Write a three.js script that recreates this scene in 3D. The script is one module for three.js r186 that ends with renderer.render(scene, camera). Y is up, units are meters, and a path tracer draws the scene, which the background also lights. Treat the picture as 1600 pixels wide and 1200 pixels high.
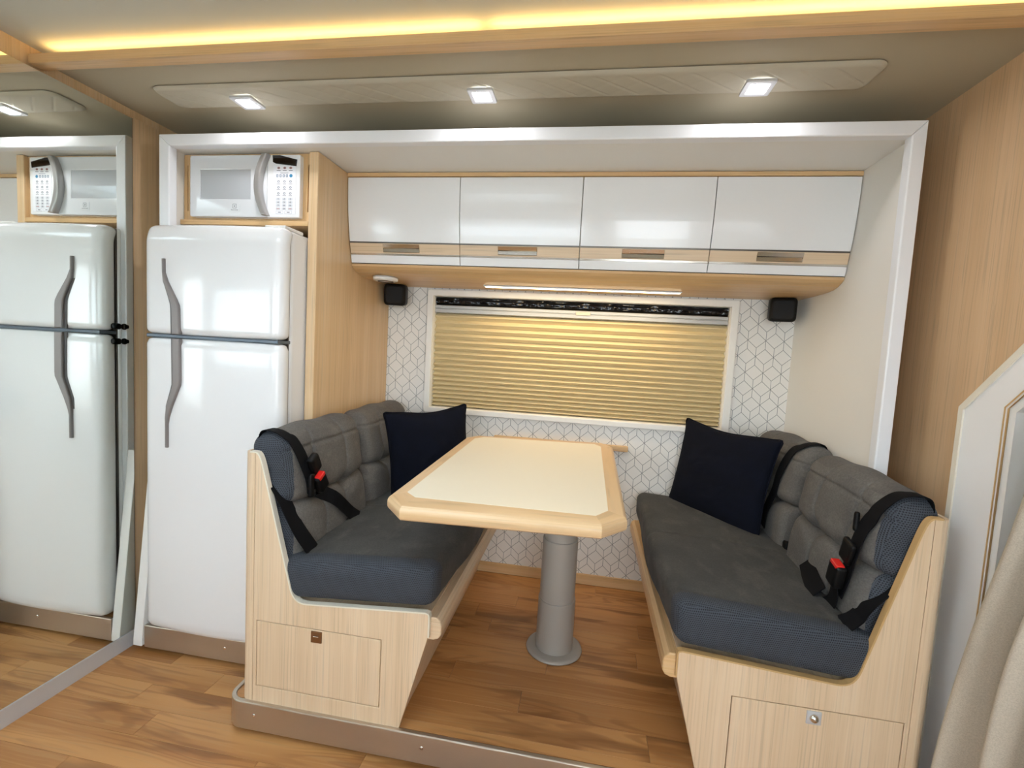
import * as THREE from 'three';
import { mergeVertices, mergeGeometries, toCreasedNormals } from 'three/addons/utils/BufferGeometryUtils.js';
import { RoundedBoxGeometry } from 'three/addons/geometries/RoundedBoxGeometry.js';
import { RectAreaLightUniformsLib } from 'three/addons/lights/RectAreaLightUniformsLib.js';

// ---------------------------------------------------------------- camera, daylight, exposure
RectAreaLightUniformsLib.init();
const scene = new THREE.Scene();
const camera = new THREE.PerspectiveCamera(77.96, 1600 / 1200, 0.02, 60);
camera.rotation.set(-0.0765, 0.1574, 0.055, 'YXZ');
camera.position.set(1.6113, 1.1668, 2.1615);
const renderer = new THREE.WebGLRenderer({ antialias: true });
renderer.toneMapping = THREE.LinearToneMapping;
renderer.toneMappingExposure = 1.18;
renderer.shadowMap.enabled = true;
scene.background = new THREE.Color(0.85, 0.93, 1.0);   // pale daylight sky seen through the door and the roof hatch
scene.backgroundIntensity = 8.5;
const K = { down: 135, cove: 10, under: 75 };            // lamp strengths

// ---------------------------------------------------------------- helpers
let seed = 7;
const rnd = () => { seed = (seed * 1664525 + 1013904223) >>> 0; return seed / 4294967296; };
const lerp = (a, b, t) => a + (b - a) * t;
const sstep = (a, b, x) => { const t = Math.min(1, Math.max(0, (x - a) / (b - a))); return t * t * (3 - 2 * t); };
function hash(x, y, s) { let h = (Math.imul(x, 374761393) + Math.imul(y, 668265263) + Math.imul(s, 1274126177)) | 0; h = Math.imul(h ^ (h >>> 13), 1274126177); return ((h ^ (h >>> 16)) >>> 0) / 4294967296; }
function vnoise(x, y, px, py, s) {
  const xi = Math.floor(x), yi = Math.floor(y), fx = x - xi, fy = y - yi, u = fx * fx * (3 - 2 * fx), v = fy * fy * (3 - 2 * fy);
  const m = (a, n) => ((a % n) + n) % n, h = (a, b) => hash(m(a, px), m(b, py), s);
  return lerp(lerp(h(xi, yi), h(xi + 1, yi), u), lerp(h(xi, yi + 1), h(xi + 1, yi + 1), u), v);
}
function fbm(u, v, px, py, o, s) { let a = 0.5, t = 0, n = 0; for (let i = 0; i < o; i++) { t += a * vnoise(u * px, v * py, px, py, s + i); n += a; a *= 0.5; px *= 2; py *= 2; } return t / n; }
function dataTex(w, h, sizeU, sizeV, fn, srgb = true) {
  const d = new Uint8Array(w * h * 4);
  for (let y = 0; y < h; y++) for (let x = 0; x < w; x++) { const c = fn(x / w, y / h), i = (y * w + x) * 4; d[i] = Math.max(0, Math.min(255, c[0])); d[i + 1] = Math.max(0, Math.min(255, c[1])); d[i + 2] = Math.max(0, Math.min(255, c[2])); d[i + 3] = 255; }
  const t = new THREE.DataTexture(d, w, h, THREE.RGBAFormat);
  return finish(t, sizeU, sizeV, srgb);
}
function finish(t, sizeU, sizeV, srgb = true) {
  t.wrapS = t.wrapT = THREE.RepeatWrapping; t.magFilter = THREE.LinearFilter; t.minFilter = THREE.LinearMipmapLinearFilter; t.generateMipmaps = true;
  if (srgb) t.colorSpace = THREE.SRGBColorSpace; t.repeat.set(1 / sizeU, 1 / sizeV); t.needsUpdate = true; return t;
}
function canvasTex(w, h, sizeU, sizeV, paint) { const c = document.createElement('canvas'); c.width = w; c.height = h; paint(c.getContext('2d'), w, h); return finish(new THREE.CanvasTexture(c), sizeU, sizeV); }
const mixc = (a, b, t) => [lerp(a[0], b[0], t), lerp(a[1], b[1], t), lerp(a[2], b[2], t)];

// texture coordinates in metres, u along the grain
function boxUV(g, grain = 'y', offU = 0, offV = 0) {
  if (g.index) g = g.toNonIndexed();
  const p = g.attributes.position, uv = new Float32Array(p.count * 2), A = new THREE.Vector3(), B = new THREE.Vector3(), C = new THREE.Vector3(), gi = 'xyz'.indexOf(grain);
  for (let i = 0; i < p.count; i += 3) {
    A.fromBufferAttribute(p, i); B.fromBufferAttribute(p, i + 1); C.fromBufferAttribute(p, i + 2);
    const n = B.clone().sub(A).cross(C.clone().sub(A)), a = [Math.abs(n.x), Math.abs(n.y), Math.abs(n.z)];
    const k = a.indexOf(Math.max(...a)), others = [0, 1, 2].filter((j) => j !== k);
    const ui = others.includes(gi) ? gi : others[0], vi = others.find((j) => j !== ui);
    [A, B, C].forEach((q, j) => { uv[(i + j) * 2] = q.getComponent(ui) + offU; uv[(i + j) * 2 + 1] = q.getComponent(vi) + offV + (k === 1 ? 0.13 : 0); });
  }
  g.setAttribute('uv', new THREE.BufferAttribute(uv, 2));
  return g;
}
const used = {};
function numbered(n) { used[n] = (used[n] ?? -1) + 1; return used[n] ? `${n}_${String(used[n]).padStart(3, '0')}` : n; }
function tag(o, label, category, group) { o.userData.label = label; if (category) o.userData.category = category; if (group) o.userData.group = group; return o; }
function thing(name, label, category, pos = [0, 0, 0], group) { const o = new THREE.Group(); o.name = numbered(name); o.position.set(...pos); scene.add(o); return tag(o, label, category, group); }
function part(name, geo, mat, parent, grain = 'y') {
  const top = !parent || parent === scene;
  if (parent && !top) { const off = new THREE.Vector3(); let q = parent; while (q) { off.add(q.position); q = q.parent; } geo = geo.clone().translate(-off.x, -off.y, -off.z); }
  const m = new THREE.Mesh(grain ? boxUV(geo, grain, rnd(), rnd()) : geo, mat);
  m.name = top ? numbered(name) : name; m.castShadow = m.receiveShadow = true; (parent || scene).add(m); return m;
}
function solo(name, label, category, geo, mat, grain, group) { return tag(part(name, geo, mat, scene, grain), label, category, group); }
function struct(name, geo, mat, grain = 'y', parent) { const m = part(name, geo, mat, parent, grain); if (!parent) m.userData.kind = 'structure'; return m; }
function structGroup(name) { const g = new THREE.Group(); g.name = name; g.userData.kind = 'structure'; scene.add(g); return g; }
const box = (x0, x1, y0, y1, z0, z1) => new THREE.BoxGeometry(x1 - x0, y1 - y0, z1 - z0).translate((x0 + x1) / 2, (y0 + y1) / 2, (z0 + z1) / 2);
const rbox = (x0, x1, y0, y1, z0, z1, r = 0.003, s = 2) => new RoundedBoxGeometry(x1 - x0, y1 - y0, z1 - z0, s, r).translate((x0 + x1) / 2, (y0 + y1) / 2, (z0 + z1) / 2);
function shapeOf(pts, holes = []) { const s = pts instanceof THREE.Shape ? pts : new THREE.Shape(pts.map((p) => new THREE.Vector2(p[0], p[1]))); for (const h of holes) s.holes.push(new THREE.Path(h.map((p) => new THREE.Vector2(p[0], p[1])))); return s; }
function extr(shape, depth, bevel = 0, segs = 2, curve = 12) {
  return new THREE.ExtrudeGeometry(shape, { depth: depth - 2 * bevel, bevelEnabled: bevel > 0, bevelSize: bevel, bevelThickness: bevel, bevelOffset: -bevel, bevelSegments: segs, curveSegments: curve }).translate(0, 0, bevel);
}
const exZ = (pts, z0, z1, bevel, holes, segs) => extr(shapeOf(pts, holes), z1 - z0, bevel, segs).translate(0, 0, z0);                                           // outline in x, y
const exX = (pts, x0, x1, bevel, holes, segs) => extr(shapeOf(pts.map(([z, y]) => [-z, y]), holes), x1 - x0, bevel, segs).rotateY(Math.PI / 2).translate(x0, 0, 0);   // outline in z, y
const exY = (pts, y0, y1, bevel, holes, segs) => extr(shapeOf(pts.map(([x, z]) => [x, -z]), (holes || []).map((h) => h.map(([x, z]) => [x, -z]))), y1 - y0, bevel, segs).rotateX(-Math.PI / 2).translate(0, y0, 0);  // outline in x, z
const rect = (a0, a1, b0, b1) => [[a0, b0], [a1, b0], [a1, b1], [a0, b1]];
function rrect(a0, a1, b0, b1, r, n = 6) { const o = []; for (const [cx, cy, s] of [[a1 - r, b0 + r, -90], [a1 - r, b1 - r, 0], [a0 + r, b1 - r, 90], [a0 + r, b0 + r, 180]]) for (let i = 0; i <= n; i++) { const t = (s + 90 * i / n) * Math.PI / 180; o.push([cx + r * Math.cos(t), cy + r * Math.sin(t)]); } return o; }
function arcPts(cx, cy, r, a0, a1, n = 8) { const o = []; for (let i = 0; i <= n; i++) { const t = (a0 + (a1 - a0) * i / n) * Math.PI / 180; o.push([cx + r * Math.cos(t), cy + r * Math.sin(t)]); } return o; }
// smooth rounded block whose vertices fn may move; local axes centred on 0
function blob(w, h, d, r, n, fn) {
  const g0 = new THREE.BoxGeometry(w, h, d, n[0], n[1], n[2]); g0.deleteAttribute('uv'); g0.deleteAttribute('normal');
  const g = mergeVertices(g0, 1e-5), p = g.attributes.position, v = new THREE.Vector3(), c = new THREE.Vector3(), R = Array.isArray(r) ? r : [r, r, r];
  for (let i = 0; i < p.count; i++) {
    v.fromBufferAttribute(p, i);
    c.set(Math.max(-w / 2 + R[0], Math.min(w / 2 - R[0], v.x)), Math.max(-h / 2 + R[1], Math.min(h / 2 - R[1], v.y)), Math.max(-d / 2 + R[2], Math.min(d / 2 - R[2], v.z)));
    const q = new THREE.Vector3((v.x - c.x) / R[0], (v.y - c.y) / R[1], (v.z - c.z) / R[2]);
    if (q.lengthSq() > 0) { q.normalize(); v.set(c.x + q.x * R[0], c.y + q.y * R[1], c.z + q.z * R[2]); }
    if (fn) fn(v);
    p.setXYZ(i, v.x, v.y, v.z);
  }
  g.computeVertexNormals(); return g;
}
function mirrorX(g, xm) {       // the same shape seen in a mirror standing at x = xm
  g = g.index ? g.toNonIndexed() : g.clone();
  const p = g.attributes.position, n = g.attributes.normal;
  for (let i = 0; i < p.count; i++) { p.setX(i, 2 * xm - p.getX(i)); if (n) n.setX(i, -n.getX(i)); }
  for (const a of Object.values(g.attributes)) for (let i = 0; i < a.count; i += 3) for (let k = 0; k < a.itemSize; k++) { const t = a.array[(i + 1) * a.itemSize + k]; a.array[(i + 1) * a.itemSize + k] = a.array[(i + 2) * a.itemSize + k]; a.array[(i + 2) * a.itemSize + k] = t; }
  return g;
}
function splitBy(g, test) {     // two geometries, by a test on each triangle's normal and centre
  g = g.index ? g.toNonIndexed() : g; const p = g.attributes.position, n = g.attributes.normal, out = [[], []], on = [[], []], A = new THREE.Vector3(), B = new THREE.Vector3(), C = new THREE.Vector3();
  for (let i = 0; i < p.count; i += 3) {
    A.fromBufferAttribute(p, i); B.fromBufferAttribute(p, i + 1); C.fromBufferAttribute(p, i + 2);
    const m = A.clone().add(B).add(C).divideScalar(3), f = B.clone().sub(A).cross(C.clone().sub(A)).normalize(), k = test(f, m) ? 1 : 0;
    for (let j = 0; j < 3; j++) { out[k].push(p.getX(i + j), p.getY(i + j), p.getZ(i + j)); on[k].push(n.getX(i + j), n.getY(i + j), n.getZ(i + j)); }
  }
  return out.map((o, k) => { const q = new THREE.BufferGeometry(); q.setAttribute('position', new THREE.Float32BufferAttribute(o, 3)); q.setAttribute('normal', new THREE.Float32BufferAttribute(on[k], 3)); return q; });
}
function ribbon(points, sides, width, thick, n = 60) {   // a flat strap along a curve; sides: the way the strap's face points at each point
  const cv = new THREE.CatmullRomCurve3(points.map((p) => new THREE.Vector3(...p)), false, 'centripetal'), sd = new THREE.CatmullRomCurve3(sides.map((p) => new THREE.Vector3(...p)));
  const pos = [], idx = [];
  for (let i = 0; i <= n; i++) {
    const t = i / n, c = cv.getPoint(t), T = cv.getTangent(t), u = sd.getPoint(t); u.addScaledVector(T, -u.dot(T)).normalize();
    const s = u.clone().cross(T).normalize();
    for (const [a, b] of [[-1, -1], [1, -1], [1, 1], [-1, 1]]) { const q = c.clone().addScaledVector(s, a * width / 2).addScaledVector(u, b * thick / 2); pos.push(q.x, q.y, q.z); }
    if (i) { const o = (i - 1) * 4, k = i * 4; for (let j = 0; j < 4; j++) { const a = o + j, b = o + (j + 1) % 4, c2 = k + (j + 1) % 4, d = k + j; idx.push(a, b, c2, a, c2, d); } }
  }
  const e = n * 4; idx.push(0, 2, 1, 0, 3, 2, e, e + 1, e + 2, e, e + 2, e + 3);
  const g = new THREE.BufferGeometry(); g.setAttribute('position', new THREE.Float32BufferAttribute(pos, 3)); g.setIndex(idx);
  const q = g.toNonIndexed(); q.computeVertexNormals(); return q;
}

// ---------------------------------------------------------------- materials
const std = (o) => new THREE.MeshStandardMaterial(o), phy = (o) => new THREE.MeshPhysicalMaterial(o);
const S = (r, g, b) => new THREE.Color().setRGB(r / 255, g / 255, b / 255, THREE.SRGBColorSpace);
function grainTex(s, lo, mid, hi) {
  return dataTex(1024, 1024, 1.1, 0.62, (u, v) => {
    const w = v + 0.004 * (fbm(u, v, 3, 4, 2, s + 50) - 0.5);
    const broad = fbm(u, w, 1, 22, 3, s), fine = fbm(u, w, 3, 150, 2, s + 9), pore = fbm(u, w, 8, 330, 1, s + 21);
    let c = mixc(lo, mid, sstep(0.25, 0.6, 0.55 * broad + 0.45 * fine)); c = mixc(c, hi, sstep(0.5, 0.8, 0.5 * broad + 0.5 * fine));
    const k = 1 - 0.07 * sstep(0.62, 0.95, pore) - 0.04 * sstep(0.6, 0.9, fine); return [c[0] * k, c[1] * k, c[2] * k];
  });
}
const oakTex = grainTex(11, [215, 188, 154], [222, 196, 163], [228, 204, 173]);
const wallOakTex = grainTex(31, [219, 182, 140], [223, 187, 146], [227, 192, 152]);
const M = {};
M.oak = std({ map: oakTex, roughness: 0.42 });
M.oakWarm = std({ map: grainTex(77, [209, 170, 120], [217, 180, 131], [224, 189, 143]), roughness: 0.36 });
M.oakTable = std({ map: grainTex(55, [214, 179, 134], [221, 188, 145], [227, 197, 158]), roughness: 0.34 });
M.wallOak = std({ map: wallOakTex, roughness: 0.5 });
M.edgeBand = std({ color: S(226, 219, 202), roughness: 0.4 });
M.edgeGold = std({ color: S(196, 160, 108), roughness: 0.4 });
M.whiteGloss = phy({ color: S(236, 236, 236), roughness: 0.18, clearcoat: 0.3, clearcoatRoughness: 0.04 });
M.fridge = phy({ color: S(233, 233, 233), roughness: 0.22, clearcoat: 0.5, clearcoatRoughness: 0.05 });
M.whiteSatin = std({ color: S(233, 231, 226), roughness: 0.35 });
M.whiteFrame = std({ color: S(235, 236, 238), roughness: 0.28 });
M.creamWall = std({ color: S(235, 232, 225), roughness: 0.55 });
M.ceiling = std({ color: S(196, 198, 189), roughness: 0.75 });
M.ceilingLow = std({ color: S(182, 173, 150), roughness: 0.7 });
M.quilt = std({ color: S(190, 184, 166), roughness: 0.8 });
M.black = phy({ color: S(9, 9, 10), roughness: 0.5, specularIntensity: 0.5 });
M.rubber = std({ color: S(34, 33, 32), roughness: 0.8 });
M.floorCore = std({ color: S(134, 98, 64), roughness: 0.9 });
M.webbing = phy({ color: S(9, 10, 14), roughness: 0.8, specularIntensity: 0.35 });
M.steel = std({ color: S(198, 187, 172), metalness: 0.9, roughness: 0.3, bumpMap: dataTex(256, 512, 0.5, 0.05, (u, v) => { const n = 255 * fbm(u, v, 4, 128, 2, 5); return [n, n, n]; }, false), bumpScale: 0.0002 });
M.alu = std({ color: S(205, 206, 208), metalness: 0.35, roughness: 0.42 });
M.chrome = std({ color: S(215, 212, 206), metalness: 1, roughness: 0.16 });
M.bronze = std({ color: S(142, 112, 84), metalness: 0.9, roughness: 0.32 });
M.darkTrim = std({ color: S(96, 90, 84), metalness: 0.6, roughness: 0.3 });
M.gasket = std({ color: S(92, 102, 112), roughness: 0.4, metalness: 0.3 });
M.greyPaint = std({ color: S(163, 158, 150), roughness: 0.38, metalness: 0.15 });
M.handleGrey = std({ color: S(132, 125, 123), roughness: 0.4, metalness: 0.2 });
M.recessGrey = std({ color: S(84, 80, 79), roughness: 0.5 });
M.ovenDoor = phy({ color: S(216, 218, 220), roughness: 0.12, clearcoat: 0.8, clearcoatRoughness: 0.03 });
M.mirror = std({ color: S(240, 244, 240), metalness: 1, roughness: 0.015 });
M.laminate = std({ color: S(238, 229, 207), roughness: 0.3 });
M.red = std({ color: S(214, 34, 28), roughness: 0.35 });
M.navy = phy({ specularIntensity: 0.4, map: dataTex(256, 256, 0.12, 0.12, (u, v) => { const n = fbm(u, v, 64, 64, 2, 3), m = fbm(u, v, 4, 4, 3, 8); const k = 0.8 + 0.3 * n + 0.25 * (m - 0.5); return [9 * k, 13 * k, 26 * k]; }), roughness: 0.95, bumpMap: dataTex(256, 256, 0.05, 0.05, (u, v) => { const n = 255 * fbm(u, v, 90, 90, 1, 6); return [n, n, n]; }, false), bumpScale: 0.0003 });
const suede = (s, a, b, c) => dataTex(1024, 1024, 0.55, 0.55, (u, v) => {      // brushed nap: patches lying one way or the other
  const m = fbm(u, v, 5, 5, 4, s), k = fbm(u, v, 9, 14, 4, s + 7), f = fbm(u, v, 200, 200, 1, s + 3);
  let q = mixc(a, b, sstep(0.3, 0.62, m)); q = mixc(q, c, 0.5 * sstep(0.52, 0.78, k)); const g = 0.92 + 0.16 * f; return [q[0] * g, q[1] * g, q[2] * g];
});
M.suede = phy({ map: suede(40, [92, 89, 86], [100, 97, 93], [114, 110, 104]), roughness: 0.95, sheen: 0.35, sheenRoughness: 0.5, sheenColor: S(130, 130, 140) });
M.suedeSeat = phy({ map: suede(60, [62, 62, 61], [69, 69, 67], [86, 84, 79]), roughness: 0.95, sheen: 0.35, sheenRoughness: 0.5, sheenColor: S(120, 125, 140) });
const dots = (a, b) => dataTex(512, 512, 0.10, 0.10, (u, v) => {
  const n = 20, y = v * n, row = Math.floor(y), x = u * n + (row % 2) * 0.5, dx = x - Math.floor(x) - 0.5, dy = y - row - 0.5, t = 1 - sstep(0.22, 0.36, Math.hypot(dx * 0.9, dy * 1.15)), f = 0.9 + 0.2 * fbm(u, v, 128, 128, 1, 4);
  const c = mixc(a, b, t); return [c[0] * f, c[1] * f, c[2] * f];
});
M.mesh = std({ map: dots([67, 72, 80], [27, 30, 36]), roughness: 0.9, bumpMap: dots([255, 255, 255], [0, 0, 0]), bumpScale: 0.0008 });
M.blind = std({ color: S(220, 202, 160), roughness: 0.7, side: THREE.DoubleSide });
M.curtain = std({ map: dataTex(256, 256, 0.1, 0.1, (u, v) => { const k = 0.92 + 0.16 * fbm(u, v, 80, 80, 2, 14); return [188 * k, 177 * k, 160 * k]; }), roughness: 0.9 });
M.blackFilm = std({ color: S(12, 13, 18), roughness: 0.09, bumpMap: dataTex(512, 256, 0.30, 0.10, (u, v) => { const n = 255 * fbm(u, v, 7, 4, 3, 90); return [n, n, n]; }, false), bumpScale: 0.012 });
M.ground = std({ color: S(190, 188, 180), roughness: 0.95 });
M.acrylic = phy({ color: S(245, 248, 250), transmission: 1, roughness: 0.05, thickness: 0 });
// floor vinyl: oak planks with darker figure
const floorTex = dataTex(2048, 1024, 1.9, 0.9, (u, v) => {
  const warp = 0.03 * (fbm(u, v, 5, 6, 3, 201) - 0.5), w = v + warp;
  const f = fbm(u, w, 2, 9, 3, 210), fig = 0.5 + 0.5 * Math.sin(f * 70 + 3 * fbm(u, v, 12, 40, 2, 222)), fine = fbm(u, w, 10, 170, 2, 230), blot = fbm(u, v, 5, 12, 4, 240);
  let c = mixc([176, 122, 70], [200, 147, 91], sstep(0.3, 0.66, f)); c = mixc(c, [212, 161, 105], 0.6 * sstep(0.5, 0.8, fine));
  c = mixc(c, [138, 88, 46], 0.34 * sstep(0.55, 1, fig) * sstep(0.35, 0.6, blot));
  c = mixc(c, [118, 74, 38], 0.55 * sstep(0.6, 0.78, blot));
  const k = 1 - 0.08 * sstep(0.55, 0.85, fine); return [c[0] * k, c[1] * k, c[2] * k];
});
const plankMats = [[1, 1, 1], [0.93, 0.91, 0.89], [1.04, 1.03, 1.02], [0.84, 0.8, 0.76]].map((c) => std({ map: floorTex, color: new THREE.Color(...c.map((q) => Math.min(1, q * 0.97))), roughness: 0.38 }));
// wallpaper: thin grey tumbling-block lines on white
const PX = 0.0715, PY = 0.137;
const wallpaper = canvasTex(512, 1024, PX * 2, PY * 2, (c, w, h) => {
  c.fillStyle = 'rgb(233,229,222)'; c.fillRect(0, 0, w, h); c.strokeStyle = 'rgb(126,128,124)'; c.lineWidth = 6.5; c.lineCap = 'round';
  const ux = w / 2, uy = h / 2, hh = uy * 0.032 / 0.137;
  for (let r = -1; r < 6; r++) for (let k = -1; k < 4; k++) {
    const x = (k + (r % 2 ? 0.5 : 0)) * ux, y = r * uy / 2;
    c.beginPath(); c.moveTo(x, y - hh); c.lineTo(x + ux / 2, y); c.lineTo(x, y + hh); c.lineTo(x - ux / 2, y); c.closePath(); c.stroke();
    c.beginPath(); c.moveTo(x, y + hh); c.lineTo(x, y + uy / 2); c.stroke(); c.beginPath(); c.moveTo(x - ux / 2, y); c.lineTo(x - ux / 2, y + uy / 2 - hh); c.stroke();
  }
});
M.wallpaper = std({ map: wallpaper, roughness: 0.6 });
const glow = (r, g, b, i) => std({ color: 0x000000, emissive: new THREE.Color(r, g, b), emissiveIntensity: i });
function rectLight(color, intensity, w, h, at, towards) { const l = new THREE.RectAreaLight(new THREE.Color(...color), intensity, w, h); l.position.set(...at); l.lookAt(...towards); l.castShadow = true; scene.add(l); return l; }

// ---------------------------------------------------------------- shell of the vehicle
const XR = 2.557, ZB = 3.0, YS = 0.095, XM = 1.555;
struct('wall_left', box(-0.06, -0.004, -0.03, 1.98, 0.40, ZB + 0.06), M.oakTable, 'y');
struct('trim_1', box(-0.004, 0.027, 0, 0.056, 0.716, ZB), M.alu, 'z');                                    // aluminium strip under the mirror
struct('wall_left_post', rbox(-0.004, 0, 0.0, 1.8885, 0.6, 0.714, 0.001), M.oakTable, 'y').name = 'trim_2';
struct('wall_right', box(XR, XR + 0.06, -0.03, 1.98, 0.40, ZB + 0.06), M.wallOak, 'y');
// rear wall behind the camera with an entry door standing open
struct('wall_rear', exZ(rect(-0.06, XR + 0.06, -0.03, 1.98), ZB, ZB + 0.06, 0, [[[1.78, 0.5], [2.38, 0.5], [2.38, 1.62], [1.78, 1.62]], [[0.3, 0.9], [1.5, 0.9], [1.5, 1.5], [0.3, 1.5]]]), M.creamWall, 'y');
{ const w = structGroup('window_3'); struct('window_frame', exZ(rect(0.27, 1.53, 0.87, 1.53), ZB - 0.012, ZB + 0.004, 0.003, [rect(0.305, 1.495, 0.905, 1.495)]), M.whiteSatin, 'x', w); struct('pane', box(0.3, 1.5, 0.9, 1.5, ZB + 0.03, ZB + 0.034), M.acrylic, 'x', w); }
struct('ground', box(-8, 11, -0.75, -0.65, ZB + 0.06, 14), M.ground, 'x');
struct('ceiling', exY(rect(-0.06, XR + 0.06, 0.96, ZB + 0.06), 1.94, 1.98, 0, [[[0.7, 1.35], [0.7, 1.95], [1.4, 1.95], [1.4, 1.35]]]), M.ceiling, 'x');
struct('ceiling_lower', exY(rect(-0.06, XR + 0.06, 0.40, 0.965), 1.914, 1.98, 0.002), M.ceilingLow, 'x').name = 'ceiling_slide';
const hatch = structGroup('window_2');
struct('window_frame', exY(rect(0.68, 1.42, 1.33, 1.97), 1.928, 1.9405, 0.003, [rect(0.705, 1.395, 1.355, 1.945)]), M.whiteSatin, 'x', hatch);
struct('pane', box(0.7, 1.4, 1.976, 1.98, 1.35, 1.95), M.acrylic, 'x', hatch);
// vehicle side wall round the slide-out opening: dark rubber seal seen in the gap
{
  const seal = structGroup('trim_3');
  struct('seal_top', box(-0.004, XR, 1.832, 1.914, 0.40, 0.43), M.rubber, 'x', seal);
  struct('seal_left', box(-0.004, 0.098, 0, 1.832, 0.40, 0.43), M.rubber, 'y', seal);
  struct('seal_right', box(2.464, XR, 0, 1.832, 0.40, 0.43), M.rubber, 'y', seal);
}
// slide-out box
const floorBase = struct('slide_floor', exY([[0.096, 0], [2.446, 0], [2.446, 0.975], [0.665, 0.975], [0.635, 0.945], [0.635, 0.735], [0.096, 0.735]], 0.02, YS - 0.004), M.floorCore, 'x');
floorBase.name = 'floor_slide';
struct('wall_back', exZ(rect(0.1, 2.452, 0.0, 1.83), -0.06, 0, 0, [rect(0.875, 2.195, 0.862, 1.392)]), M.wallpaper, null).geometry.translate(0, 0, 0);
{ const g = scene.getObjectByName('wall_back').geometry, p = g.attributes.position, uv = g.attributes.uv; for (let i = 0; i < p.count; i++) uv.setXY(i, p.getX(i) - 0.771 + PX / 2, p.getY(i) - 1.391); }
struct('ceiling_recess', box(0.1, 2.452, 1.8, 1.83, 0, 0.66), M.whiteSatin, 'x').name = 'ceiling_2';
struct('wall_slide_right', box(2.449, 2.466, YS, 1.83, 0, 0.66), M.creamWall, 'y').name = 'wall_slide_right';
struct('wall_slide_left', box(0.094, 0.112, YS, 1.83, 0, 0.66), M.creamWall, 'y');
struct('baseboard_back', rbox(0.66, 2.446, YS, 0.143, 0, 0.012, 0.003), M.oakWarm, 'x');
// white flange round the slide-out, mitred at the top corners
const frame = structGroup('trim_4');
const FO = [0.092, 2.468, 1.836], FI = [0.132, 2.432, 1.797];
const flange = (pts) => exZ(pts, 0.648, 0.682, 0.004, [], 3);
struct('frame_top', flange([[FO[0], FO[2]], [FI[0], FI[2]], [FI[1], FI[2]], [FO[1], FO[2]]]), M.whiteFrame, 'x', frame);
struct('frame_left', flange([[FO[0], YS], [FI[0], YS], [FI[0], FI[2]], [FO[0], FO[2]]]), M.whiteFrame, 'y', frame);
struct('frame_right', flange([[FI[1], YS], [FO[1], YS], [FO[1], FO[2]], [FI[1], FI[2]]]), M.whiteFrame, 'y', frame);
// floors, plank by plank
function planks(parent, x0, x1, z0, z1, y, cut) {
  const wz = 0.0925; let r = 0;
  for (let z = z0; z < z1 - 0.004; z += wz, r++) {
    let x = x0 - rnd() * 0.7; const e = Math.min(z + wz, z1);
    while (x < x1) {
      const L = 0.62 + rnd() * 0.4, a = Math.max(x, x0), b = Math.min(x + L, x1); x += L;
      if (b - a < 0.012) continue;
      const clip = cut ? cut(a, b, z, e) : [[a, b]];
      for (const [p, q] of clip) if (q - p > 0.01) { const g = rbox(p + 0.0003, q - 0.0003, y - 0.004, y + rnd() * 0.0002, z + 0.0003, e - 0.0003, 0.0006, 1); part('plank', g, plankMats[[0, 0, 1, 2, 1, 3, 0][Math.floor(rnd() * 7)]], parent, 'x'); }
    }
  }
}
const mainFloor = struct('floor', box(-0.06, XR + 0.06, -0.03, -0.004, 0.3, ZB + 0.06), M.floorCore, 'x');
planks(mainFloor, 0.0, XR, 0.60, ZB, 0);
planks(floorBase, 0.637, 2.446, 0.012, 0.972, YS);
planks(floorBase, 0.112, 0.636, 0.55, 0.735, YS);
// stainless edging of the slide floor
const edging = structGroup('trim_5');
{
  const prof = (z1) => [];
  const y0 = 0.014, y1 = YS + 0.003, t = 0.014;
  const out = [[2.446, 0.989], ...arcPts(0.672, 0.939, 0.05, 90, 180, 8), [0.622, 0.747], [0.622, 0.733]];
  const inn = [[0.636, 0.733], [0.636, 0.939], ...arcPts(0.672, 0.939, 0.036, 180, 90, 8), [2.446, 0.975]];
  struct('edging_front', exY([...out, ...inn], y0, y1, 0.003), M.steel, 'x', edging);
  struct('edging_side', exY(rect(0.094, 0.6215, 0.734, 0.747), y0, y1, 0.003), M.steel, 'x', edging);
  for (const [x, z] of [[0.72, 0.989], [1.23, 0.989], [1.74, 0.989], [2.25, 0.989], [0.42, 0.747]]) struct('screw', new THREE.SphereGeometry(0.005, 12, 8).scale(1, 1, 0.4).translate(x, 0.062, z), M.chrome, null, edging);
}
// cove board hung below the upper ceiling, with two warm led strips lying on its top
struct('trim_6', rbox(0.001, XR, 1.889, 1.9145, 0.966, 1.006, 0.002), M.oakWarm, 'x');
const coveMat = glow(1.0, 0.62, 0.2, 14);
[[0.05, 1.30, 'warm led strip on the wooden cove board, left length beside the mirror'], [1.325, 2.53, 'warm led strip on the wooden cove board, right length beside the wood wall']].forEach(([a, b, l]) => {
  const s = thing('led_strip', l, 'light strip', [a, 1.9145, 0.984]);
  part('strip_backing', box(a, b, 1.9146, 1.9158, 0.98, 0.99), M.whiteSatin, s, 'x');
  part('led_diffuser', box(a, b, 1.9158, 1.9172, 0.981, 0.989), coveMat, s, 'x');
  rectLight([1, 0.66, 0.26], K.cove, b - a, 0.008, [(a + b) / 2, 1.9178, 0.985], [(a + b) / 2, 2.5, 1.2]);
});

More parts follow.
